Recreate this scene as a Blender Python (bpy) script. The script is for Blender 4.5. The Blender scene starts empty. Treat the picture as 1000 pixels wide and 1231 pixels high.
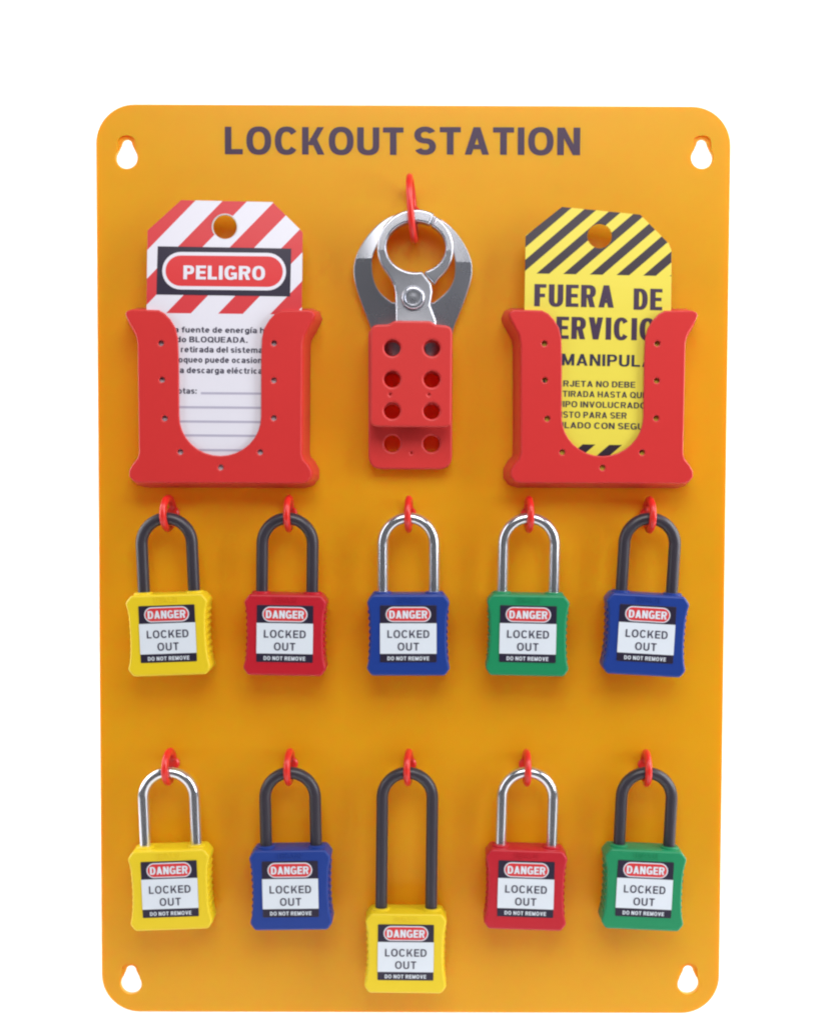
import bpy, bmesh, math
from math import sin, cos, pi, radians
from mathutils import Matrix, Vector

scene = bpy.context.scene
COL = scene.collection
S = 0.0004                      # one working unit = 0.4 mm (the board is 763 units = 305 mm wide)

# ------------------------------------------------------------------ camera
cam_data = bpy.data.cameras.new('camera')
cam = bpy.data.objects.new('camera', cam_data)
COL.objects.link(cam)
right = Vector((0.99999229, -0.00174465, 0.00351747))
fwd = Vector((0.00189633, 0.9990477, -0.04359021))
up = Vector((-0.00343807, 0.04359654, 0.9990433))
m = Matrix.Identity(4)
for i in range(3):
    m[i][0], m[i][1], m[i][2] = right[i], up[i], -fwd[i]
m.translation = Vector((1.571, -1600.0, 135.55)) * S
cam.matrix_world = m
cam_data.sensor_fit = 'VERTICAL'
cam_data.sensor_height = 24.0
cam_data.lens = 1581.4 / 1231.0 * 24.0
cam_data.clip_start = 0.01
cam_data.clip_end = 50
scene.camera = cam

# ------------------------------------------------------------------ world, lamps, exposure
world = bpy.data.worlds.new('World')
scene.world = world
world.use_nodes = True
bg = world.node_tree.nodes['Background']
bg.inputs['Color'].default_value = (0.80, 0.86, 1.0, 1)
bg.inputs['Strength'].default_value = 0.06


def area_lamp(name, loc, target, sx, sy, power, color):
    d = bpy.data.lights.new(name, 'AREA')
    d.shape = 'RECTANGLE'
    d.size, d.size_y, d.energy, d.color = sx, sy, power, color
    o = bpy.data.objects.new(name, d)
    COL.objects.link(o)
    o.location = loc
    o.rotation_euler = (Vector(target) - Vector(loc)).to_track_quat('-Z', 'Y').to_euler()
    return o


area_lamp('top_softbox', (0.08, -0.69, 0.72), (0, 0, 0.11), 0.80, 0.55, 7.5, (1.0, 0.985, 0.96))
area_lamp('window_softbox', (1.05, -0.46, 0.42), (0, 0, 0.10), 0.45, 1.0, 12.0, (0.93, 0.96, 1.0))
area_lamp('side_softbox', (-1.05, -0.50, 0.42), (0, 0, 0.10), 0.35, 1.0, 4.0, (0.93, 0.96, 1.0))
area_lamp('backdrop_lamp', (0.80, 0.10, 0.30), (0, 0.42, 0.12), 0.25, 0.9, 5.6, (1, 1, 1))
area_lamp('backdrop_lamp', (-0.80, 0.10, 0.30), (0, 0.42, 0.12), 0.25, 0.9, 5.6, (1, 1, 1))

scene.view_settings.view_transform = 'Standard'
scene.view_settings.look = 'None'
scene.view_settings.exposure = 0.0
scene.view_settings.gamma = 1.0
scene.view_settings.use_curve_mapping = False
scene.cycles.use_denoising = True
scene.cycles.max_bounces = 10
scene.cycles.filter_width = 2.2


# ------------------------------------------------------------------ materials
def make_mat(name, color, rough=0.4, metal=0.0, bump=0.0, bump_scale=900.0, mottle=0.0, sss=0.0,
             sss_radius=(1, 0.3, 0.1), sss_scale=0.004, spec=0.5, rough_var=0.0, coat=0.0):
    mt = bpy.data.materials.new(name)
    mt.use_nodes = True
    nt = mt.node_tree
    p = nt.nodes['Principled BSDF']
    p.inputs['Base Color'].default_value = (*color, 1)
    p.inputs['Roughness'].default_value = rough
    p.inputs['Metallic'].default_value = metal
    p.inputs['Specular IOR Level'].default_value = spec
    p.inputs['Coat Weight'].default_value = coat
    if sss:
        p.subsurface_method = 'RANDOM_WALK'
        p.inputs['Subsurface Weight'].default_value = sss
        p.inputs['Subsurface Radius'].default_value = sss_radius
        p.inputs['Subsurface Scale'].default_value = sss_scale
    tc = nt.nodes.new('ShaderNodeTexCoord')
    if bump:
        n = nt.nodes.new('ShaderNodeTexNoise')
        n.inputs['Scale'].default_value = bump_scale
        n.inputs['Detail'].default_value = 3
        nt.links.new(tc.outputs['Object'], n.inputs['Vector'])
        b = nt.nodes.new('ShaderNodeBump')
        b.inputs['Strength'].default_value = bump
        b.inputs['Distance'].default_value = 0.0002
        nt.links.new(n.outputs['Fac'], b.inputs['Height'])
        nt.links.new(b.outputs['Normal'], p.inputs['Normal'])
    if mottle or rough_var:
        n2 = nt.nodes.new('ShaderNodeTexNoise')
        n2.inputs['Scale'].default_value = 45
        n2.inputs['Detail'].default_value = 6
        nt.links.new(tc.outputs['Object'], n2.inputs['Vector'])
        if mottle:
            r = nt.nodes.new('ShaderNodeMapRange')
            r.inputs['To Min'].default_value = 1 - mottle
            r.inputs['To Max'].default_value = 1 + mottle
            nt.links.new(n2.outputs['Fac'], r.inputs['Value'])
            mx = nt.nodes.new('ShaderNodeMix')
            mx.data_type = 'RGBA'
            mx.blend_type = 'MULTIPLY'
            mx.inputs['Factor'].default_value = 1
            mx.inputs['A'].default_value = (*color, 1)
            nt.links.new(r.outputs['Result'], mx.inputs['B'])
            nt.links.new(mx.outputs['Result'], p.inputs['Base Color'])
        if rough_var:
            r2 = nt.nodes.new('ShaderNodeMapRange')
            r2.inputs['To Min'].default_value = rough - rough_var
            r2.inputs['To Max'].default_value = rough + rough_var
            nt.links.new(n2.outputs['Fac'], r2.inputs['Value'])
            nt.links.new(r2.outputs['Result'], p.inputs['Roughness'])
    return mt


def stripe_mat(name, dark, light, period, width, slope, shift, z_low, z_base, rough):
    """Printed card: slanted stripes above z_low and below z_base (object coordinates in working units), plain colour between."""
    mt = make_mat(name, light, rough, bump=0.06, bump_scale=700)
    nt = mt.node_tree
    p = nt.nodes['Principled BSDF']
    tc = nt.nodes.new('ShaderNodeTexCoord')
    sep = nt.nodes.new('ShaderNodeSeparateXYZ')
    nt.links.new(tc.outputs['Object'], sep.inputs[0])

    def mth(op, a, b=None):
        n = nt.nodes.new('ShaderNodeMath')
        n.operation = op
        for i, v in enumerate((a, b)):
            if v is None:
                continue
            if isinstance(v, (int, float)):
                n.inputs[i].default_value = v
            else:
                nt.links.new(v, n.inputs[i])
        return n.outputs[0]
    x = mth('MULTIPLY', sep.outputs['X'], 1 / S)
    z = mth('MULTIPLY', sep.outputs['Z'], 1 / S)
    t = mth('SUBTRACT', x, mth('MULTIPLY', z, slope))
    t = mth('DIVIDE', mth('SUBTRACT', t, shift), period)
    on = mth('LESS_THAN', mth('FRACT', t), width / period)
    zone = mth('ADD', mth('GREATER_THAN', z, z_low), mth('LESS_THAN', z, z_base))
    fac = mth('MULTIPLY', on, zone)
    mx = nt.nodes.new('ShaderNodeMix')
    mx.data_type = 'RGBA'
    mx.inputs['A'].default_value = (*light, 1)
    mx.inputs['B'].default_value = (*dark, 1)
    nt.links.new(fac, mx.inputs['Factor'])
    nt.links.new(mx.outputs['Result'], p.inputs['Base Color'])
    return mt


M = {}
M['acrylic'] = make_mat('orange_acrylic', (0.575, 0.362, 0.003), 0.38, bump=0.02, bump_scale=260, mottle=0.02, spec=0.42,
                        sss=0.8, sss_radius=(1.0, 0.04, 0.01), sss_scale=0.0100, rough_var=0.03)
M['board_ink'] = make_mat('board_ink', (0.048, 0.022, 0.058), 0.42, bump=0.03)
M['holder_red'] = make_mat('holder_red_plastic', (0.62, 0.030, 0.030), 0.36, bump=0.05, bump_scale=500, mottle=0.03)
M['hook_red'] = make_mat('hook_red_plastic', (0.72, 0.025, 0.018), 0.30, bump=0.03, mottle=0.03, sss=0.3, sss_scale=0.002)
M['grip_red'] = make_mat('grip_red_vinyl', (0.62, 0.034, 0.032), 0.40, bump=0.08, bump_scale=400, mottle=0.04)
M['steel'] = make_mat('plated_steel', (0.56, 0.57, 0.63), 0.27, metal=0.90, bump=0.03, bump_scale=350, rough_var=0.06)
M['chrome'] = make_mat('chrome_steel', (0.72, 0.72, 0.76), 0.19, metal=0.88)
M['nylon'] = make_mat('dark_nylon', (0.040, 0.034, 0.046), 0.34, bump=0.06, bump_scale=700, rough_var=0.04)
for n_, c_ in (('yellow', (0.80, 0.58, 0.012)), ('red', (0.50, 0.008, 0.022)), ('blue', (0.008, 0.040, 0.26)), ('green', (0.008, 0.25, 0.100))):
    M['body_' + n_] = make_mat(n_ + '_nylon_body', c_, 0.42, bump=0.10, bump_scale=900, mottle=0.04)
M['label_white'] = make_mat('label_white', (0.72, 0.77, 0.84), 0.35)
M['label_black'] = make_mat('label_black', (0.022, 0.016, 0.038), 0.35)
M['label_red'] = make_mat('label_red', (0.68, 0.035, 0.04), 0.35)
M['label_ink'] = make_mat('label_ink', (0.035, 0.030, 0.065), 0.35)
M['paper_white'] = make_mat('paper_white', (0.76, 0.74, 0.82), 0.4)
M['rule_grey'] = make_mat('rule_grey', (0.46, 0.43, 0.55), 0.4)
M['tag_edge'] = make_mat('tag_edge', (0.6, 0.6, 0.6), 0.4)
M['backdrop'] = make_mat('backdrop_paper', (0.90, 0.90, 0.90), 0.9, bump=0.05, bump_scale=80)


# ------------------------------------------------------------------ geometry helpers (working units; x right, y into the wall, z up)
def curve_mesh(cu):
    o = bpy.data.objects.new('tmp', cu)
    COL.objects.link(o)
    dg = bpy.context.evaluated_depsgraph_get()
    me = bpy.data.meshes.new_from_object(o.evaluated_get(dg))
    bpy.data.objects.remove(o)
    bpy.data.curves.remove(cu)
    return me


def glyph(ch, w, ws, wh):
    """Strokes of one capital in a box w wide and 1 high, each a small polygon."""
    P = []

    def rect(a, b, c, d):
        P.append([(a, c), (b, c), (b, d), (a, d)])

    def slant(xa, za, xb, zb, k=1.0):
        h = k * ws * math.hypot(xb - xa, zb - za) / abs(zb - za)
        P.append([(xa - h / 2, za), (xa + h / 2, za), (xb + h / 2, zb), (xb - h / 2, zb)])

    def bow(cx, cz, rx, rz, a0, a1, n=22, p=2.35):
        def se(r1, r2, q):
            c, s = cos(q), sin(q)
            return (cx + r1 * math.copysign(abs(c) ** (2 / p), c), cz + r2 * math.copysign(abs(s) ** (2 / p), s))
        q = [radians(a0 + (a1 - a0) * k / n) for k in range(n + 1)]
        o = [se(rx, rz, t) for t in q]
        i = [se(rx - ws, rz - wh, t) for t in q]
        for k in range(n):
            P.append([o[k], o[k + 1], i[k + 1], i[k]])
    X = .74                      # x-height
    hs, ht = ws * .95, wh * .9
    if ch in '.:':
        rect(0, w, 0, .2)
        if ch == ':':
            rect(0, w, X - .2, X)
    elif ch in 'nhmru':
        if ch == 'u':
            rect(w - ws, w, 0, X)
            rect(0, ws, .3, X)
            bow(w / 2, .3, w / 2, .31, 180, 360, 14)
        else:
            rect(0, ws, 0, 1 if ch == 'h' else X)
            if ch == 'r':
                bow(w * .62, X - .3, w * .62, .31, 60, 180, 10)
            for k in range({'m': 2, 'r': 0}.get(ch, 1)):
                a = (w - ws) / (2 if ch == 'm' else 1)
                cx = k * a + (a + ws) / 2
                bow(cx, X - .3, (a + ws) / 2, .31, 0, 180, 14)
                rect(k * a + a, k * a + a + ws, 0, X - .29)
    elif ch in 'oecdbpqga':
        if ch in 'ec':
            bow(w / 2, X / 2, w / 2, X / 2 + .012, 0 if ch == 'e' else 40, 320, 24, 2.15)
            if ch == 'e':
                rect(ws * .9, w, X / 2 - ht * .45, X / 2 + ht * .45)
        elif ch == 'a':
            bow(w / 2, X - .25, w / 2, .262, 0, 160, 14)
            rect(w - ws, w, 0, X - .24)
            bow(w / 2, .22, w / 2, .232, 60, 330, 18)
        else:
            bow(w / 2, X / 2, w / 2, X / 2 + .012, 0, 360, 28, 2.15)
            if ch == 'd':
                rect(w - ws, w, 0, 1)
            elif ch == 'b':
                rect(0, ws, 0, 1)
            elif ch == 'p':
                rect(0, ws, -.26, X)
            elif ch == 'q':
                rect(w - ws, w, -.26, X)
            elif ch == 'g':
                rect(w - ws, w, -.02, X)
                bow(w / 2, -.02, w / 2, .25, 200, 360, 14)
    elif ch == 's':
        rz = (X + .03 + ht) / 4
        bow(w / 2, X + .015 - rz, w / 2, rz, 24, 270, 18, 2.1)
        bow(w / 2, rz - .015, w / 2, rz, 90, -156, 18, 2.1)
    elif ch in 'tf':
        rect(w * .26, w * .26 + ws, .16 if ch == 't' else 0, .95 if ch == 't' else .84)
        rect(0, w, X - ht, X)
        if ch == 't':
            bow(w * .26 + .28, .2, .28, .21, 180, 290, 8)
        else:
            bow(w * .26 + .28, .80, .28, .21, 180, 70, 8)
    elif ch in 'il\u00ed\u0131':
        rect(0, ws, 0, 1 if ch == 'l' else X)
        if ch == 'i':
            rect(0, ws, .84, 1)
        elif ch == '\u00ed':
            slant(ws * .4, .82, ws * 1.3, 1.05, .8)
    if ch == '\u00e9':
        P += glyph('e', w, ws, wh)
        slant(w * .45, .82, w * .62, 1.05, .8)
    if ch in 'BDEFHKLMNPRI':
        rect(0, ws, 0, 1)
    if ch == 'A':
        h = ws * 0.5
        slant(h * 1.1, 0, w / 2, 1, 0.98)
        slant(w - h * 1.1, 0, w / 2, 1, 0.98)
        rect(w * .26, w * .74, .20, .20 + wh * .9)
    elif ch == 'B':
        for z in (0, 1 - wh, .5 - wh * .4):
            rect(ws * .9, w * .56, z, z + wh)
        bow(w * .55, .76, w * .41, .24, -90, 90)
        bow(w * .55, .275, w * .45, .275, -90, 90)
    elif ch == 'C':
        bow(w / 2, .5, w / 2, .515, 36, 324, 40)
    elif ch == 'D':
        rect(ws * .9, w * .45, 0, wh)
        rect(ws * .9, w * .45, 1 - wh, 1)
        bow(w * .44, .5, w * .56, .5, -90, 90, 28)
    elif ch == 'E':
        for z in (0, 1 - wh, .5 - wh * .45):
            rect(ws * .9, w if z != .5 - wh * .45 else w * .93, z, z + wh)
    elif ch == 'F':
        rect(ws * .9, w, 1 - wh, 1)
        rect(ws * .9, w * .9, .46 - wh * .3, .46 + wh * .7)
    elif ch == 'G':
        bow(w / 2, .5, w / 2, .515, 38, 318, 40)
        rect(w * .52, w, .52 - wh, .52)
        rect(w - ws * .85, w, 0.04, .52 - wh * .5)
    elif ch == 'H':
        rect(w - ws, w, 0, 1)
        rect(ws * .9, w - ws * .9, .5 - wh / 2, .5 + wh / 2)
    elif ch == 'J':
        rect(w - ws, w, .3, 1)
        bow(w / 2, .3, w / 2, .315, 180, 360, 22)
    elif ch == 'K':
        slant(ws * 1.25, .34, w - ws * .68, 1, .9)
        slant(w - ws * .62, 0, w * .48, .60, .95)
    elif ch == 'L':
        rect(ws * .9, w, 0, wh)
    elif ch == 'M':
        rect(w - ws, w, 0, 1)
        slant(w / 2, 0.04, ws * .62, 1, .86)
        slant(w / 2, 0.04, w - ws * .62, 1, .86)
    elif ch == 'N':
        rect(w - ws, w, 0, 1)
        slant(w - ws * .62, 0, ws * .62, 1, .86)
    elif ch in 'OQ':
        bow(w / 2, .5, w / 2, .515, 0, 360, 48)
        if ch == 'Q':
            slant(w * .98, -.05, w * .62, .30, .7)
    elif ch in 'PR':
        zb = .42 if ch == 'P' else .46
        rect(ws * .9, w * .55, 1 - wh, 1)
        rect(ws * .9, w * .55, zb - wh * .3, zb + wh * .7)
        rz = (1 - zb + wh * .3) / 2
        bow(w * .54, 1 - rz, w * .46, rz, -90, 90)
        if ch == 'R':
            slant(w - ws * .58, 0, w * .58, .48, .92)
    elif ch == 'S':
        rz = (1.03 + wh) / 4
        bow(w / 2, 1.015 - rz, w / 2, rz, 24, 270, 30, 2.15)
        bow(w / 2, rz - .015, w / 2, rz, 90, -156, 30, 2.15)
    elif ch == 'T':
        rect(0, w, 1 - wh, 1)
        rect(w / 2 - ws / 2, w / 2 + ws / 2, 0, 1 - wh * .5)
    elif ch == 'U':
        rect(0, ws, .34, 1)
        rect(w - ws, w, .34, 1)
        bow(w / 2, .34, w / 2, .355, 180, 360, 24)
    elif ch == 'V':
        h = ws * 0.5
        slant(w / 2, 0, h * 1.1, 1, .98)
        slant(w / 2, 0, w - h * 1.1, 1, .98)
    return P


class Geo:
    """Collects pieces (each with a material) and links them as ONE mesh object."""
    def __init__(self):
        self.v, self.f, self.mi, self.flat, self.mats = [], [], [], [], []

    def slot(self, mat):
        if mat not in self.mats:
            self.mats.append(mat)
        return self.mats.index(mat)

    def add(self, verts, faces, mat, flat=None):
        k, s = len(self.v), self.slot(mat)
        self.v += [Vector(p) for p in verts]
        self.f += [[i + k for i in f] for f in faces]
        self.mi += [s] * len(faces)
        self.flat += flat or [False] * len(faces)

    def plate(self, outer, holes, front, thick, bevel, mat, res=3):
        """A plate from an outline (x, z) with holes; its front face stands `front` units out of the board."""
        cu = bpy.data.curves.new('tmp', 'CURVE')
        cu.dimensions = '2D'
        cu.fill_mode = 'BOTH'
        cu.extrude = max(thick / 2 - bevel, 0)
        cu.bevel_depth = bevel
        cu.bevel_resolution = res
        cu.offset = -bevel

        def area(p):
            return sum(a[0] * b[1] - b[0] * a[1] for a, b in zip(p, p[1:] + p[:1]))
        for i, pts in enumerate([outer] + list(holes)):
            pts = list(pts)
            if (area(pts) > 0) != (i == 0):
                pts.reverse()
            sp = cu.splines.new('POLY')
            sp.points.add(len(pts) - 1)
            for q, p in zip(sp.points, pts):
                q.co = (p[0], p[1], 0, 1)
            sp.use_cyclic_u = True
        me = curve_mesh(cu)
        bm = bmesh.new()
        bm.from_mesh(me)
        bmesh.ops.remove_doubles(bm, verts=bm.verts, dist=0.001)
        bm.verts.ensure_lookup_table()
        bm.normal_update()
        c = front - thick / 2
        self.add([(v.co.x, -c - v.co.z, v.co.y) for v in bm.verts], [[v.index for v in f.verts] for f in bm.faces], mat,
                 [abs(f.normal.z) > 0.999 for f in bm.faces])
        bm.free()
        bpy.data.meshes.remove(me)

    def text(self, body, x0, x1, z0, z1, front, mat, bold=0.0, thick=0.0, sub=None, spacing=1.0):
        """Lettering whose ink (or the ink of body[sub[0]:sub[1]]) fills x0..x1; z0..z1 is baseline to cap height."""
        def raw(t):
            cu = bpy.data.curves.new('tmp', 'FONT')
            cu.body = t
            cu.size = 100
            cu.offset = bold * 100
            cu.space_character = spacing
            cu.resolution_u = 5
            return curve_mesh(cu)

        def ext(t):
            me = raw(t)
            xs = [v.co.x for v in me.vertices]
            zs = [v.co.y for v in me.vertices]
            r = (min(xs), max(xs), min(zs), max(zs))
            bpy.data.meshes.remove(me)
            return r
        a, b = sub or (0, len(body))
        lo = ext(body[a:b])
        if a:
            # where the chosen letters start inside the whole line
            whole, rest = ext(body[:b]), ext(body[a:b])
            x_hi = whole[1]
            x_lo = x_hi - (rest[1] - rest[0])
        else:
            x_lo, x_hi = lo[0], ext(body[:b])[1]
        cap = ext('H')
        kx = (x1 - x0) / (x_hi - x_lo)
        kz = (z1 - z0) / (cap[3] - cap[2])
        me = raw(body)
        pts = [(x0 + (v.co.x - x_lo) * kx, z0 + (v.co.y - cap[2]) * kz) for v in me.vertices]
        faces = [list(p.vertices) for p in me.polygons]
        self.add([(x, -front, z) for x, z in pts], faces, mat)
        if thick:
            edges = {}
            for f in faces:
                for i in range(len(f)):
                    e = (f[i], f[(i + 1) % len(f)])
                    edges[e] = edges.get(e, 0) + 1
            rim = [e for e in edges if (e[1], e[0]) not in edges]
            n = len(pts)
            self.add([(x, -front, z) for x, z in pts] + [(x, -front + thick, z) for x, z in pts],
                     [[e[1], e[0], e[0] + n, e[1] + n] for e in rim], mat)
        bpy.data.meshes.remove(me)

    # -- block capitals drawn as strokes (a plain bold grotesque) --
    def caps(self, body, x0, x1, z0, z1, front, mat, ws=0.21, wh=0.18, sub=None, gap=0.15, space=0.32, wide=1.0):
        """Block capitals; the ink of body[sub[0]:sub[1]] fills x0..x1 and z0..z1 is baseline to cap height."""
        W = dict(A=.80, B=.72, C=.78, D=.74, E=.64, F=.60, G=.80, H=.74, I=ws, J=.58, K=.76, L=.59, M=.86, N=.74, O=.82, P=.69, Q=.82,
                 R=.74, S=.70, T=.68, U=.73, V=.76)
        W.update({c: .62 for c in 'nhuodbpqgea\u00e9'})
        W.update({'m': .98, 'r': .42, 'c': .58, 's': .56, 't': .42, 'f': .40, 'i': ws, 'l': ws, '\u00ed': ws, '.': ws, ':': ws})
        polys, pens, pen = [], [], 0.0
        for ch in body:
            if ch == ' ':
                pens.append((pen, pen))
                pen += space
                continue
            w = W[ch] * (wide if ch not in 'Iil\u00ed.:' else 1.0)
            for p in glyph(ch, w, ws, wh):
                polys.append([(pen + x, z) for x, z in p])
            pens.append((pen, pen + w))
            pen += w + gap
        a, b = sub or (0, len(body))
        lo, hi = pens[a][0], pens[b - 1][1]
        kx = (x1 - x0) / (hi - lo)
        for i, p in enumerate(polys):
            d = front + 0.012 * (i % 7)
            self.add([(x0 + (x - lo) * kx, -d, z0 + z * (z1 - z0)) for x, z in p], [list(range(len(p)))], mat)

    def tube(self, path, radius, mat, closed=False, n=20, flat=1.0, side=Vector((0, 1, 0))):
        """Round bar along a path; flat scales the bar's width along `side`."""
        P = [Vector(p) for p in path]
        L = len(P)
        verts, faces = [], []
        for i, p in enumerate(P):
            a = P[(i - 1) % L] if closed or i else p
            b = P[(i + 1) % L] if closed or i < L - 1 else p
            t = (b - a).normalized()
            u = (side - t * side.dot(t)).normalized()
            w = t.cross(u)
            for k in range(n):
                q = 2 * pi * k / n
                verts.append(p + u * cos(q) * radius * flat + w * sin(q) * radius)
        for i in range(L if closed else L - 1):
            j = (i + 1) % L
            for k in range(n):
                l = (k + 1) % n
                faces.append([i * n + k, i * n + l, j * n + l, j * n + k])
        if not closed:
            faces += [list(range(n))[::-1], [(L - 1) * n + k for k in range(n)]]
        self.add(verts, faces, mat)

    def lathe(self, cx, cz, prof, mat, n=32):
        """Solid turned about the y axis; prof = (radius, front) from the back to the tip."""
        verts, faces = [], []
        for r, d in prof:
            for k in range(n):
                q = 2 * pi * k / n
                verts.append((cx + cos(q) * r, -d, cz + sin(q) * r))
        for i in range(len(prof) - 1):
            for k in range(n):
                l = (k + 1) % n
                faces.append([i * n + k, i * n + l, (i + 1) * n + l, (i + 1) * n + k])
        faces.append([(len(prof) - 1) * n + k for k in range(n)])
        faces.append([k for k in range(n)][::-1])
        self.add(verts, faces, mat)

    def bend(self, fn, xs=(), zs=()):
        """Cut the mesh at the given x / z and move every point by fn."""
        bm = bmesh.new()
        for p in self.v:
            bm.verts.new(p)
        bm.verts.ensure_lookup_table()
        lay = bm.faces.layers.int.new('flat')
        for f, mi, fl in zip(self.f, self.mi, self.flat):
            try:
                bf = bm.faces.new([bm.verts[i] for i in f])
                bf.material_index = mi
                bf[lay] = int(fl)
            except ValueError:
                pass
        for x in xs:
            bmesh.ops.bisect_plane(bm, geom=bm.verts[:] + bm.edges[:] + bm.faces[:], plane_co=(x, 0, 0), plane_no=(1, 0, 0))
        for z in zs:
            bmesh.ops.bisect_plane(bm, geom=bm.verts[:] + bm.edges[:] + bm.faces[:], plane_co=(0, 0, z), plane_no=(0, 0, 1))
        bm.verts.index_update()
        self.v = [fn(v.co.copy()) for v in bm.verts]
        self.f = [[v.index for v in f.verts] for f in bm.faces]
        self.mi = [f.material_index for f in bm.faces]
        self.flat = [bool(f[lay]) for f in bm.faces]
        bm.free()

    def build(self, name, parent=None, sharp=35, loc=(0, 0, 0), rot=(0, 0, 0)):
        me = bpy.data.meshes.new(name)
        me.from_pydata([tuple(p * S) for p in self.v], [], self.f)
        for mt in self.mats:
            me.materials.append(M[mt])
        me.polygons.foreach_set('material_index', self.mi)
        bm = bmesh.new()
        bm.from_mesh(me)
        bmesh.ops.recalc_face_normals(bm, faces=bm.faces)
        bm.to_mesh(me)
        bm.free()
        me.set_sharp_from_angle(angle=radians(sharp))
        me.polygons.foreach_set('use_smooth', [not q for q in self.flat])
        me.update()
        o = bpy.data.objects.new(name, me)
        COL.objects.link(o)
        o.parent = parent
        o.location = Vector(loc) * S
        o.rotation_euler = rot
        return o


def thing(name, loc, label, cat, group=None, rot=(0, 0, 0)):
    o = bpy.data.objects.new(name, None)
    o.empty_display_size = 0.01
    COL.objects.link(o)
    o.location = Vector(loc) * S
    o.rotation_euler = rot
    o['label'], o['category'] = label, cat
    if group:
        o['group'] = group
    return o


def circle(cx, cz, r, n=32, rz=None):
    return [(cx + r * cos(2 * pi * k / n), cz + (rz or r) * sin(2 * pi * k / n)) for k in range(n)]


def rrect(x0, x1, z0, z1, r, n=8):
    pts = []
    for cx, cz, a in ((x1 - r, z1 - r, 0), (x0 + r, z1 - r, 90), (x0 + r, z0 + r, 180), (x1 - r, z0 + r, 270)):
        for k in range(n + 1):
            q = radians(a + 90 * k / n)
            pts.append((cx + r * cos(q), cz + r * sin(q)))
    return pts


def smooth(pts, n=4):
    """Closed Catmull-Rom curve through points."""
    out, L = [], len(pts)
    for i in range(L):
        p0, p1, p2, p3 = (Vector(pts[(i + k) % L]) for k in (-1, 0, 1, 2))
        for k in range(n):
            t = k / n
            out.append(tuple(0.5 * (2 * p1 + (p2 - p0) * t + (2 * p0 - 5 * p1 + 4 * p2 - p3) * t * t + (3 * p1 - p0 - 3 * p2 + p3) * t ** 3)))
    return out


def round_poly(pts, r, n=5):
    """Polygon with rounded corners; r = one radius or one per corner."""
    out, L = [], len(pts)
    for i in range(L):
        ri = r[i] if isinstance(r, (list, tuple)) else r
        p = Vector(pts[i])
        a, b = Vector(pts[i - 1]) - p, Vector(pts[(i + 1) % L]) - p
        d = min(ri, a.length * 0.48, b.length * 0.48)
        if d < 1e-3:
            out.append(tuple(p))
            continue
        pa, pb = p + a.normalized() * d, p + b.normalized() * d
        for k in range(n + 1):
            t = k / n
            out.append(tuple(pa * (1 - t) ** 2 + p * 2 * t * (1 - t) + pb * t * t))
    return out


# ------------------------------------------------------------------ the backdrop: one sheet of white paper, wall and floor in one sweep
g = Geo()
prof = [(-820, -760), (520, -760)]
for k in range(1, 13):
    q = radians(90 * k / 12)
    prof.append((520 + 400 * sin(q), -760 + 400 * (1 - cos(q))))
prof.append((920, 2600))
vs = [(x, y, z) for y, z in prof for x in (-2600, 2600)]
g.add(vs, [[2 * i, 2 * i + 1, 2 * i + 3, 2 * i + 2] for i in range(len(prof) - 1)], 'backdrop')
o = g.build('backdrop')
o['kind'] = 'structure'

# ------------------------------------------------------------------ the board
HALF_W, HALF_H = 381.5, 554.8
board = thing('lockout_board', (0, 0, -HALF_H), 'orange acrylic board lettered LOCKOUT STATION, with red hooks and two red tag holders', 'board')
BZ = HALF_H                     # parts of the board measure z from the board's centre


def keyhole(cx, cz):
    """Pear-shaped hanging hole: round below, narrower neck above."""
    pts = []
    for k in range(25):
        q = radians(142 + 256 * k / 24)
        pts.append((cx + 12.8 * cos(q), cz - 5.5 + 12.8 * sin(q)))
    for k in range(11):
        q = radians(180 * k / 10)
        pts.append((cx + 6.2 * cos(q), cz + 10.5 + 6.2 * sin(q)))
    return pts


KEYS = [(-344.6, 496.6), (347.0, 499.3), (-345.5, -514.4), (343.2, -512.5)]
g = Geo()
g.plate(rrect(-HALF_W, HALF_W, -HALF_H, HALF_H, 47, 14), [keyhole(*k) for k in KEYS], 0, 8, 1.2, 'acrylic', 2)
panel = g.build('panel', board, loc=(0, 0, BZ))
# shallow step milled round the neck of each keyhole
g = Geo()
for kx_, kz_ in KEYS:
    g.plate(round_poly([(kx_ - 11, kz_ - 2), (kx_ + 11, kz_ - 2), (kx_ + 11, kz_ + 21), (kx_ - 11, kz_ + 21)], [6, 6, 11, 11], 8), [], 5, 8.2, 0, 'acrylic')
cutter = g.build('cutter', board, loc=(0, 0, BZ))
md = panel.modifiers.new('milling', 'BOOLEAN')
md.operation, md.object, md.solver = 'DIFFERENCE', cutter, 'EXACT'
bpy.context.view_layer.update()
cut = bpy.data.meshes.new_from_object(panel.evaluated_get(bpy.context.evaluated_depsgraph_get()))
panel.modifiers.clear()
panel.data = cut
cut.set_sharp_from_angle(angle=radians(35))
cut.polygons.foreach_set('use_smooth', [abs(p.normal.y) < 0.999 for p in cut.polygons])
bpy.data.objects.remove(cutter)
g = Geo()
g.caps('LOCKOUT', -226.4, -11.9, 495.6, 528.4, 0.25, 'board_ink', ws=0.235, wh=0.192, gap=0.13, wide=1.09)
g.caps('STATION', 1.0, 200.3, 496.2, 529.0, 0.25, 'board_ink', ws=0.235, wh=0.192, gap=0.13, wide=1.09)
g.build('title_lettering', board, loc=(0, 0, BZ))


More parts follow.
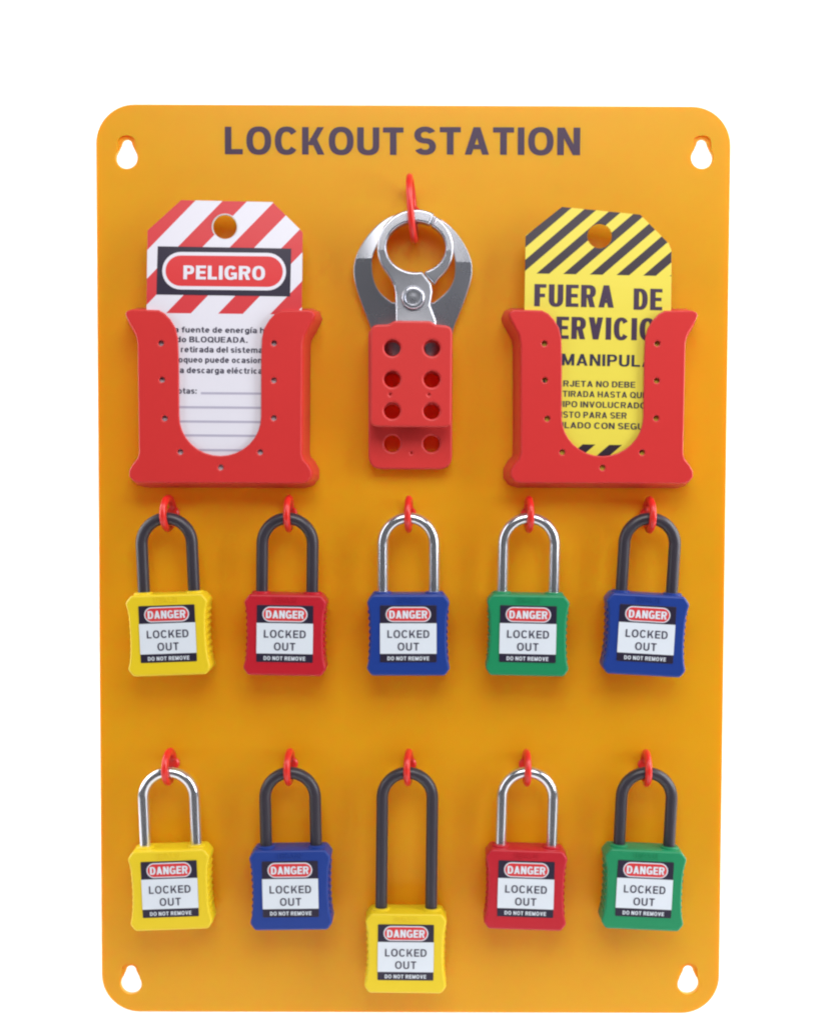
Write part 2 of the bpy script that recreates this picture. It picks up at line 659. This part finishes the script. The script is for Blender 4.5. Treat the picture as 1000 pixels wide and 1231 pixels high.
def hook_geo(half_h, half_d, r):
    """Closed moulded ring standing out of the board on edge; its back is sunk into the board."""
    g = Geo()
    cd = half_d - r * 0.3
    path = []
    for k in range(44):
        q = 2 * pi * k / 44
        path.append((0, -(cd + half_d * cos(q)), half_h * sin(q)))
    g.tube(path, r, 'hook_red', closed=True, n=18, flat=0.86, side=Vector((1, 0, 0)))
    g.lathe(0, 0, [(r + 3.2, -1), (r + 3.0, 1.8), (r + 1.4, 3.6)], 'hook_red', 20)
    return g


ROW1, ROW2 = 64.0, -243.6
hooks = [(-290.5, ROW1, 8), (-147.3, ROW1, 2.5), (-2.8, ROW1, 4), (139.6, ROW1, -2), (284.4, ROW1, -2.5),
         (-291.6, ROW2, 5.5), (-146.6, ROW2, 3.5), (-1.4, ROW2, 6), (139.6, ROW2, -0.5), (285.4, ROW2, 1.5)]
h0 = hook_geo(17.8, 20, 4.8).build('hook', board)
for i, (x, z, yaw) in enumerate(hooks):
    o = h0 if i == 0 else h0.copy()
    if i:
        COL.objects.link(o)
    o.location = Vector((x, 0, z + BZ)) * S
    o.rotation_euler = (0, 0, radians(-yaw))
big = hook_geo(36.6, 27, 4.6).build('hook', board, loc=(1.0, 0, 427 + BZ), rot=(0, radians(-4.5), radians(-5)))
big['label'] = 'longer red hook that carries the steel hasp'


# tag holders: front plate with a U-shaped cut-out and pin holes, flared walls back to the board
def holder_geo():
    KX, KZ = 0.983, 0.978
    half = [(-73, 373), (-92, 372.5), (-107, 372.5), (-111.5, 374.5), (-113, 378), (-111, 383), (-106, 392), (-100.5, 402), (-98.5, 413),
            (-97.5, 545), (-99.5, 552), (-105, 558), (-109.5, 566), (-109.5, 573), (-105, 578.5), (-99, 580.5)]
    u = [(-73, 373), (-66, 376.5), (-59, 384), (-53, 394), (-50.2, 406), (-49.3, 430), (-49, 500)]
    for k in range(1, 17):
        q = radians(180 + 180 * k / 16)
        u.append((49 * cos(q), 500 - 48 * sin(q)))
    u += [(-x, z) for x, z in u[:6]][::-1]
    outer_px = half + [(-x, z) for x, z in half][::-1]
    full = outer_px[:-1] + u[::-1][:-1]

    def cv(p):
        return (p[0] * KX, (480 - p[1]) * KZ)
    pins = [(-70.5, 412.5), (-69.5, 456.5), (-66.5, 503), (-48, 543.4), (0.5, 562), (48, 543.4), (64.5, 502), (64.6, 456.6), (64.8, 412)]
    g = Geo()
    g.plate([cv(p) for p in full], [circle(*cv(p), 3.2, 16) for p in pins], 42, 3.2, 1.5, 'holder_red', 4)
    # walls
    path = [Vector(cv(p)) for p in outer_px]
    n = len(path)
    nor = []
    for i in range(n):
        t = (path[min(i + 1, n - 1)] - path[max(i - 1, 0)]).normalized()
        nor.append(Vector((t.y, -t.x)))
    if nor[9].x > 0:
        nor = [-q for q in nor]
    sect = [(-1.6, 40.6), (0.4, 38.6), (2.0, 28), (4.5, 12), (6.0, 4), (7.0, -0.5), (1.0, -0.5), (-2.5, 20), (-5.5, 37)]
    vs = []
    for p, q in zip(path, nor):
        for off, d in sect:
            a = p + q * off
            vs.append((a.x, -d, a.y))
    m_ = len(sect)
    fs = []
    for i in range(n - 1):
        for k in range(m_):
            l = (k + 1) % m_
            fs.append([i * m_ + k, i * m_ + l, (i + 1) * m_ + l, (i + 1) * m_ + k])
    fs += [list(range(m_)), [(n - 1) * m_ + k for k in range(m_)][::-1]]
    g.add(vs, fs, 'holder_red')
    return g


hl = holder_geo().build('tag_holder', board, sharp=50, loc=(-227.1, 0, 199.7 + BZ))
hl['label'] = 'red plastic tag holder with the red and white striped tag in it'
hr = hl.copy()
COL.objects.link(hr)
hr.location = Vector((224.4, 0, 201.0 + BZ)) * S
hr['label'] = 'red plastic tag holder with the yellow and black tag in it'


# ------------------------------------------------------------------ the two tags standing in the holders
def tag_bend(tilt, curl, twist=0.0):
    def fn(p):
        p.y += -(tilt * math.tanh(-p.z / 100.0) - curl * (p.x * p.x) / 8000.0 + twist * p.x)
        return p
    return fn


CUTX = [-80 + 20 * k for k in range(9)]
CUTZ = [40 - 20 * k for k in range(17)]
K = 0.989

# red and white tag; local origin = centre of its punched hole
M['tag_red_white'] = stripe_mat('red_white_card', (0.64, 0.040, 0.050), (0.76, 0.74, 0.82), 62 * K, 29.5 * K, 0.94, -33 * K, -104 * K, -400, 0.36)
PX, PZ = 269.6, 273.0


def wx(x):
    return (x - PX) * K


def wz(y):
    return (PZ - y) * K


root = thing('danger_tag', (-222.6, -27.6, 404.0), 'red and white striped danger tag reading PELIGRO', 'tag', 'warning tags in red holders')
g = Geo()
card = [(wx(216.5), wz(241)), (wx(326), wz(242.2)), (wx(362.5), wz(278)), (wx(363), wz(568)), (wx(178), wz(568)), (wx(177), wz(278))]
g.plate(card, [circle(0, 0, 14.6, 32)], 0.8, 1.6, 0.3, 'tag_red_white', 1)
# printing
g.plate([(wx(189.6), wz(297)), (wx(349.3), wz(298)), (wx(348.6), wz(355.6)), (wx(189), wz(355))], [], 0.95, 0.2, 0, 'label_black')
g.plate(rrect(wx(195.6), wx(343.4), wz(348.6), wz(303.6), 22), [], 1.1, 0.2, 0, 'paper_white')
g.plate(rrect(wx(199.6), wx(339.6), wz(344.4), wz(307.8), 18), [], 1.25, 0.2, 0, 'label_red')
g.caps('PELIGRO', wx(221), wx(318.4), wz(336.3), wz(319.8), 1.5, 'paper_white', ws=0.24, wh=0.19, gap=0.12)
for body, sub, x0, x1, base, cap in (
        ('La fuente de energía ha', (3, 20), 219.6, 309.5, 399.8, 393.0),
        ('sido BLOQUEADA.', (5, 14), 228.9, 295.6, 411.4, 404.6),
        ('La retirada del sistema de', (3, 22), 218.8, 310.5, 423.4, 416.4),
        ('bloqueo puede ocasionar', (8, 13), 248, 276.4, 435.6, 428.6),
        ('una descarga eléctrica.', (4, 12), 226, 270.5, 448.2, 441.2),
        ('Notas:', (1, 6), 215.6, 238, 472.8, 466)):
    g.caps(body, wx(x0), wx(x1), wz(base), wz(cap), 1.0, 'label_ink', ws=0.20, wh=0.17, sub=sub, gap=0.13, space=0.30)
for y in (472, 489, 506, 522.6, 540):
    x0 = 243 if y == 472 else 190
    g.plate([(wx(x0), wz(y + 1.4)), (wx(352), wz(y + 1.0)), (wx(352), wz(y - 1.6)), (wx(x0), wz(y - 1.2))], [], 1.0, 0.1, 0, 'rule_grey')
g.bend(tag_bend(9.3, 0.6), CUTX, CUTZ)
g.build('card', root, sharp=30, rot=(0, radians(0.4), 0))
g = Geo()
g.tube([(14.9 * cos(2 * pi * k / 40), -0.9, 14.9 * sin(2 * pi * k / 40)) for k in range(40)], 0.9, 'tag_edge', closed=True, n=8)
g.build('eyelet', root)

# yellow and black tag
M['tag_yellow_black'] = stripe_mat('yellow_black_card', (0.026, 0.014, 0.026), (0.78, 0.65, 0.070), 31.9 * K, 15.2 * K, 1.12, 9.0 * K, -46.5 * K, -249.5 * K, 0.40)
PX, PZ = 719.6, 284.0
root = thing('service_tag', (220.8, -27.6, 395.0), 'yellow and black striped tag reading FUERA DE SERVICIO', 'tag', 'warning tags in red holders')
g = Geo()
card = [(wx(674), wz(249.5)), (wx(768), wz(257)), (wx(802.5), wz(291)), (wx(806), wz(300)), (wx(807), wz(569)), (wx(631), wz(569)), (wx(631), wz(285))]
g.plate(card, [circle(0, 0, 14.6, 32)], 0.8, 1.6, 0.3, 'tag_yellow_black', 1)
for body, sub, x0, x1, base, cap, bold in (
        ('FUERA', None, 642.6, 738, 369.6, 343, 0.030),
        ('DE', None, 761.4, 795.7, 371.6, 346, 0.030),
        ('SERVICIO', (1, 7), 669.7, 766, 408, 381.5, 0.034),
        ('NO MANIPULAR', (3, 10), 677, 770.5, 439.6, 425.6, 0.014),
        ('ESTA TARJETA NO DEBE', (6, 20), 671.0, 765.5, 464.8, 457.6, 0.014),
        ('SER RETIRADA HASTA QUE', (6, 18), 679.0, 756.0, 477, 469.8, 0.014),
        ('EL EQUIPO INVOLUCRADO', (6, 21), 679.5, 779, 489.4, 482.2, 0.014),
        ('ESTE LISTO PARA SER', (7, 19), 680, 756, 502, 494.6, 0.014),
        ('MANIPULADO CON SEGURIDAD', (6, 18), 682, 768.5, 514.6, 507.2, 0.014)):
    big = bold > 0.02
    g.caps(body, wx(x0), wx(x1), wz(base), wz(cap), 1.0, 'board_ink' if big else 'label_ink', ws=0.285 if big else 0.20,
           wh=0.16, sub=sub, gap=0.13, space=0.30)
g.bend(tag_bend(9.3, 0.8), CUTX, CUTZ)
g.build('card', root, sharp=30, rot=(0, radians(0.9), 0))


# ------------------------------------------------------------------ the steel hasp
PX, PZ = 496.6, 358.0
K = 0.99
root = thing('lockout_hasp', (0.3, 0, 320.2), 'steel lockout hasp with red perforated grips hanging from the long hook', 'hasp')


def hp(pts):
    return [(wx(x), wz(y)) for x, y in pts]


left = [(486, 253.5), (470, 257), (455, 266), (442, 279.5), (432, 295), (426.5, 308), (424.3, 322), (426, 337), (431, 354), (438, 373), (445, 391), (449, 408), (449, 430),
        (482, 430), (481, 367), (471, 360.5), (460, 352), (453, 343), (449, 333), (447, 320), (447.5, 307), (451, 297), (459, 282), (472, 269), (486, 263)]
rgt = [(506, 253.5), (524, 258), (541, 269), (554, 284), (564, 302), (568, 318), (566.5, 334), (561, 352), (553.5, 372), (546.5, 390), (543, 408), (543, 430),
       (512, 430), (513, 367), (522, 360.5), (535, 349.5), (543, 339), (546.5, 328), (547, 314), (545, 301), (537, 287), (524, 271), (506, 263)]
for pts, crease, sl in ((left, 308, 0.13), (rgt, 312, 0.06)):
    g = Geo()
    g.plate(smooth(hp(pts), 3), [], 22, 8, 1.4, 'steel', 3)
    zc = wz(crease)

    def fold(p, zc=zc, sl=sl):
        if p.z > zc:
            p.y += (p.z - zc) * sl
        else:
            p.y += (zc - p.z) * 0.10
        p.y += 0.0015 * p.x * p.x
        return p
    g.bend(fold, [-74 + 4 * k for k in range(38)], (zc,))
    g.build('outer_jaw', root, sharp=12)


def arc(cx, cy, rx, ry, a0, a1, n):
    return [(cx + rx * cos(radians(a0 + (a1 - a0) * k / n)), cy - ry * sin(radians(a0 + (a1 - a0) * k / n))) for k in range(n + 1)]


# front jaw: the ring's left side and the stem that runs down into the grip
pts = arc(499.5, 298, 46, 46, 62, 222, 26)
pts += [(468.5, 334), (473, 342), (475.5, 352), (476, 372), (476, 402), (526, 402), (524, 384), (517, 366), (519.5, 350), (518, 341), (512.5, 333), (508, 327.3)]
pts += arc(499.5, 297, 35, 30, -78, -298, 30)
g = Geo()
g.plate(hp(pts), [], 37, 20, 2.6, 'steel', 4)
g.bend(lambda p: Vector((p.x, p.y + (0.06 * (p.z - wz(301)) if p.z > wz(301) else 0) - (0.0 if p.z > wz(322) else 0.00075 * (wz(322) - p.z) ** 2), p.z)), (), [wz(301)] + [wz(322 + 3 * k) for k in range(26)])
g.build('front_jaw', root, sharp=14)
# rear jaw: the ring's right side
pts = arc(499.5, 298, 45, 45, 58, -52, 22) + [(522, 341)] + [(514, 333), (510, 327.6)] + arc(499.5, 297, 35.3, 30, -70, 58, 22)
g = Geo()
g.plate(hp(pts), [], 34, 18, 2.4, 'steel', 4)
g.bend(lambda p: Vector((p.x, p.y + (0.06 * (p.z - wz(301)) if p.z > wz(301) else 0), p.z)), (), (wz(301),))
g.build('rear_jaw', root, sharp=14)
g = Geo()
g.lathe(0, 0, [(14, 36), (14, 41.5), (13.2, 43.2), (11.2, 44.3), (9.8, 44.2), (9.0, 43.0), (7, 42.7), (3, 43.2), (0.5, 43.3)], 'steel', 40)
g.build('rivet', root, sharp=40)
# grips
holes = [(x, y) for y in (417.8, 454.8, 492.3) for x in (472, 519)]
front_out = round_poly(hp([(446.2, 390.5), (468, 390), (474, 385.6), (517.5, 385.8), (523, 390), (543.2, 391.5), (542.6, 512), (446, 511.5)]), [9, 4, 4, 4, 4, 9, 9, 9])
g = Geo()
g.plate(front_out, [circle(wx(x), wz(y), 9.6, 28) for x, y in holes] + [circle(wx(x), wz(473), 1.2, 8) for x in (469.5, 515.5)], 46, 17, 2.6, 'grip_red', 4)
o = g.build('grip', root, sharp=40)
o['label'] = 'front red grip with six holes, raised above the other'
K = 1.0
back_out = round_poly(hp([(443, 392), (544, 392), (544, 560.5), (443.5, 560.5)]), [8, 8, 17, 17])
g = Geo()
g.plate(back_out, [circle(wx(x), wz(y), 9.8, 28) for y in (417.8, 454.8, 492.3, 529.6) for x in (472, 519)] + [circle(wx(495), wz(540.6), 1.2, 8)], 17, 16, 2.6, 'grip_red', 4)
o = g.build('grip', root, sharp=40)
o['label'] = 'longer rear red grip that shows below the front one'


# ------------------------------------------------------------------ padlocks
def body_geo(color):
    """Local origin: top centre of the body."""
    g = Geo()
    mat = 'body_' + color
    half = [(42.5, 0), (49.2, -9.0), (46.0, -22), (45.2, -42), (45.2, -58), (46.6, -77), (49.6, -88.5), (43.6, -97)]
    poly = half + [(-x, z) for x, z in half][::-1]
    rad = [3, 2.5, 8, 8, 8, 8, 2.5, 3]
    g.plate(round_poly(poly, rad + rad[::-1], 4), [], 18, 36, 2.6, mat, 3)
    for s in (-1, 1):
        for k in range(8):
            z = -21 - 8.0 * k
            x = s * (44.2 + 0.0015 * (z + 50) ** 2)
            g.tube([(x, -11.5, z), (x, 11.5, z)], 2.9, mat, n=12, side=Vector((1, 0, 0)))
        n = 24
        vs = []
        for r, z in ((11.5, -3), (11.2, 1.2), (10.0, 2.2), (0.1, 2.2)):
            vs += [(s * 31 + r * cos(2 * pi * k / n), r * sin(2 * pi * k / n), z) for k in range(n)]
        g.add(vs, [[i * n + k, i * n + (k + 1) % n, (i + 1) * n + (k + 1) % n, (i + 1) * n + k] for i in range(3) for k in range(n)], mat)
    g.text('IEAUI', -14, 14, -9.2, -2.9, 18.7, mat, bold=0.01, thick=1.2)
    return g


def label_geo():
    g = Geo()
    # x and z in photo-measured units about the body's top centre
    g.plate(round_poly([(-33.6, -12.6), (33.6, -12.6), (33.6, -80.6), (-33.6, -80.6)], 1.2), [], 18.5, 1.0, 0.2, 'label_black', 1)
    g.plate([(-33.5, -34.0), (33.5, -34.0), (33.5, -70.4), (-33.5, -70.4)], [], 18.75, 0.3, 0, 'label_white')
    g.plate(rrect(-26.8, 26.8, -32.4, -14.4, 9), [], 18.75, 0.3, 0, 'label_white')
    g.plate(rrect(-25.4, 25.4, -31.1, -15.7, 7.6), [], 19.0, 0.3, 0, 'label_red')
    g.caps('DANGER', -22.6, 22.6, -28.2, -18.8, 19.2, 'label_white', ws=0.25, wh=0.19, gap=0.10)
    g.caps('LOCKED', -24.8, 25.0, -51.4, -42.2, 19.0, 'label_ink', ws=0.18, wh=0.155, gap=0.17)
    g.caps('OUT', -12.6, 12.8, -66.4, -57.2, 19.0, 'label_ink', ws=0.18, wh=0.155, gap=0.19)
    g.caps('DO NOT REMOVE', -24.8, 24.8, -78.2, -73.6, 18.8, 'label_white', ws=0.22, wh=0.19, gap=0.17, space=0.36)
    return g


def shackle_geo(mat, height, r):
    """Local origin: top centre of the body; the bend peaks at z = height."""
    g = Geo()
    a = 37.4 - r
    zc = height - r - a
    path = [(-a, 0, -12), (-a, 0, 1), (-a, 0, zc * 0.5)]
    for k in range(33):
        q = radians(180 - 180 * k / 32)
        path.append((a * cos(q), 0, zc + a * sin(q)))
    path += [(a, 0, zc * 0.5), (a, 0, 1), (a, 0, -12)]
    g.tube(path, r, mat, n=28)
    return g


locks = [  # colour, shackle, height, x of the bend's top, z of it, roll (degrees, + swings the body to the right), yaw, label
    ('yellow', 'nylon', 97.0, -295.1, 65.4, 2.4, -1.8, 'yellow padlock with a dark shackle, leftmost of the upper row'),
    ('red', 'nylon', 97.0, -148.6, 65.8, -0.7, -1, 'dark red padlock with a black shackle, next to the yellow one in the upper row'),
    ('blue', 'chrome', 97.0, -4.6, 66.3, 0.2, 0, 'blue padlock with a polished chrome shackle below the hasp'),
    ('green', 'chrome', 97.0, 140.4, 66.4, -0.8, -1.5, 'green padlock with a polished chrome shackle'),
    ('blue', 'nylon', 97.0, 286.4, 67.0, -3.0, -0.5, 'blue padlock with a dark shackle, tilted, rightmost of the upper row'),
    ('yellow', 'chrome', 97, -294.1, -242.2, 2.2, 0, 'yellow padlock with a polished chrome shackle'),
    ('blue', 'nylon', 97, -147.0, -241.8, 1.2, -1, 'blue padlock with a dark shackle in the lower row beside the long yellow one'),
    ('yellow', 'nylon', 174, -4.4, -241.4, -0.4, 0, 'yellow padlock with an extra long dark shackle hanging lowest'),
    ('red', 'chrome', 97, 141.2, -240.9, -1.2, -1.5, 'red padlock with a polished chrome shackle'),
    ('green', 'nylon', 97, 285.8, -240.6, -2.4, 0, 'green padlock with a dark shackle in the lower right corner'),
]
made_body, made_shackle, made_label = {}, {}, None
for color, sh, height, x, z, roll, yaw, label in locks:
    # the thing's origin is where the shackle's bend hangs on its hook
    t = thing('safety_padlock', (x, -26, z), label, 'padlock', 'safety padlocks hanging in two rows', (0, radians(-roll), radians(yaw)))
    off = Vector((0, 0, -height)) * S
    if color in made_body:
        b = made_body[color].copy()
        COL.objects.link(b)
        b.parent = t
    else:
        b = made_body[color] = body_geo(color).build('body', t, sharp=40)
    b.location = off
    key = (sh, height)
    if key in made_shackle:
        s_ = made_shackle[key].copy()
        COL.objects.link(s_)
        s_.parent = t
    else:
        s_ = made_shackle[key] = shackle_geo(sh, height, 6.6 if sh == 'chrome' else 7.2).build('shackle', t)
    s_.location = off
    if made_label:
        l_ = made_label.copy()
        COL.objects.link(l_)
        l_.parent = t
    else:
        l_ = made_label = label_geo().build('label', t, sharp=30)
    l_.location = off
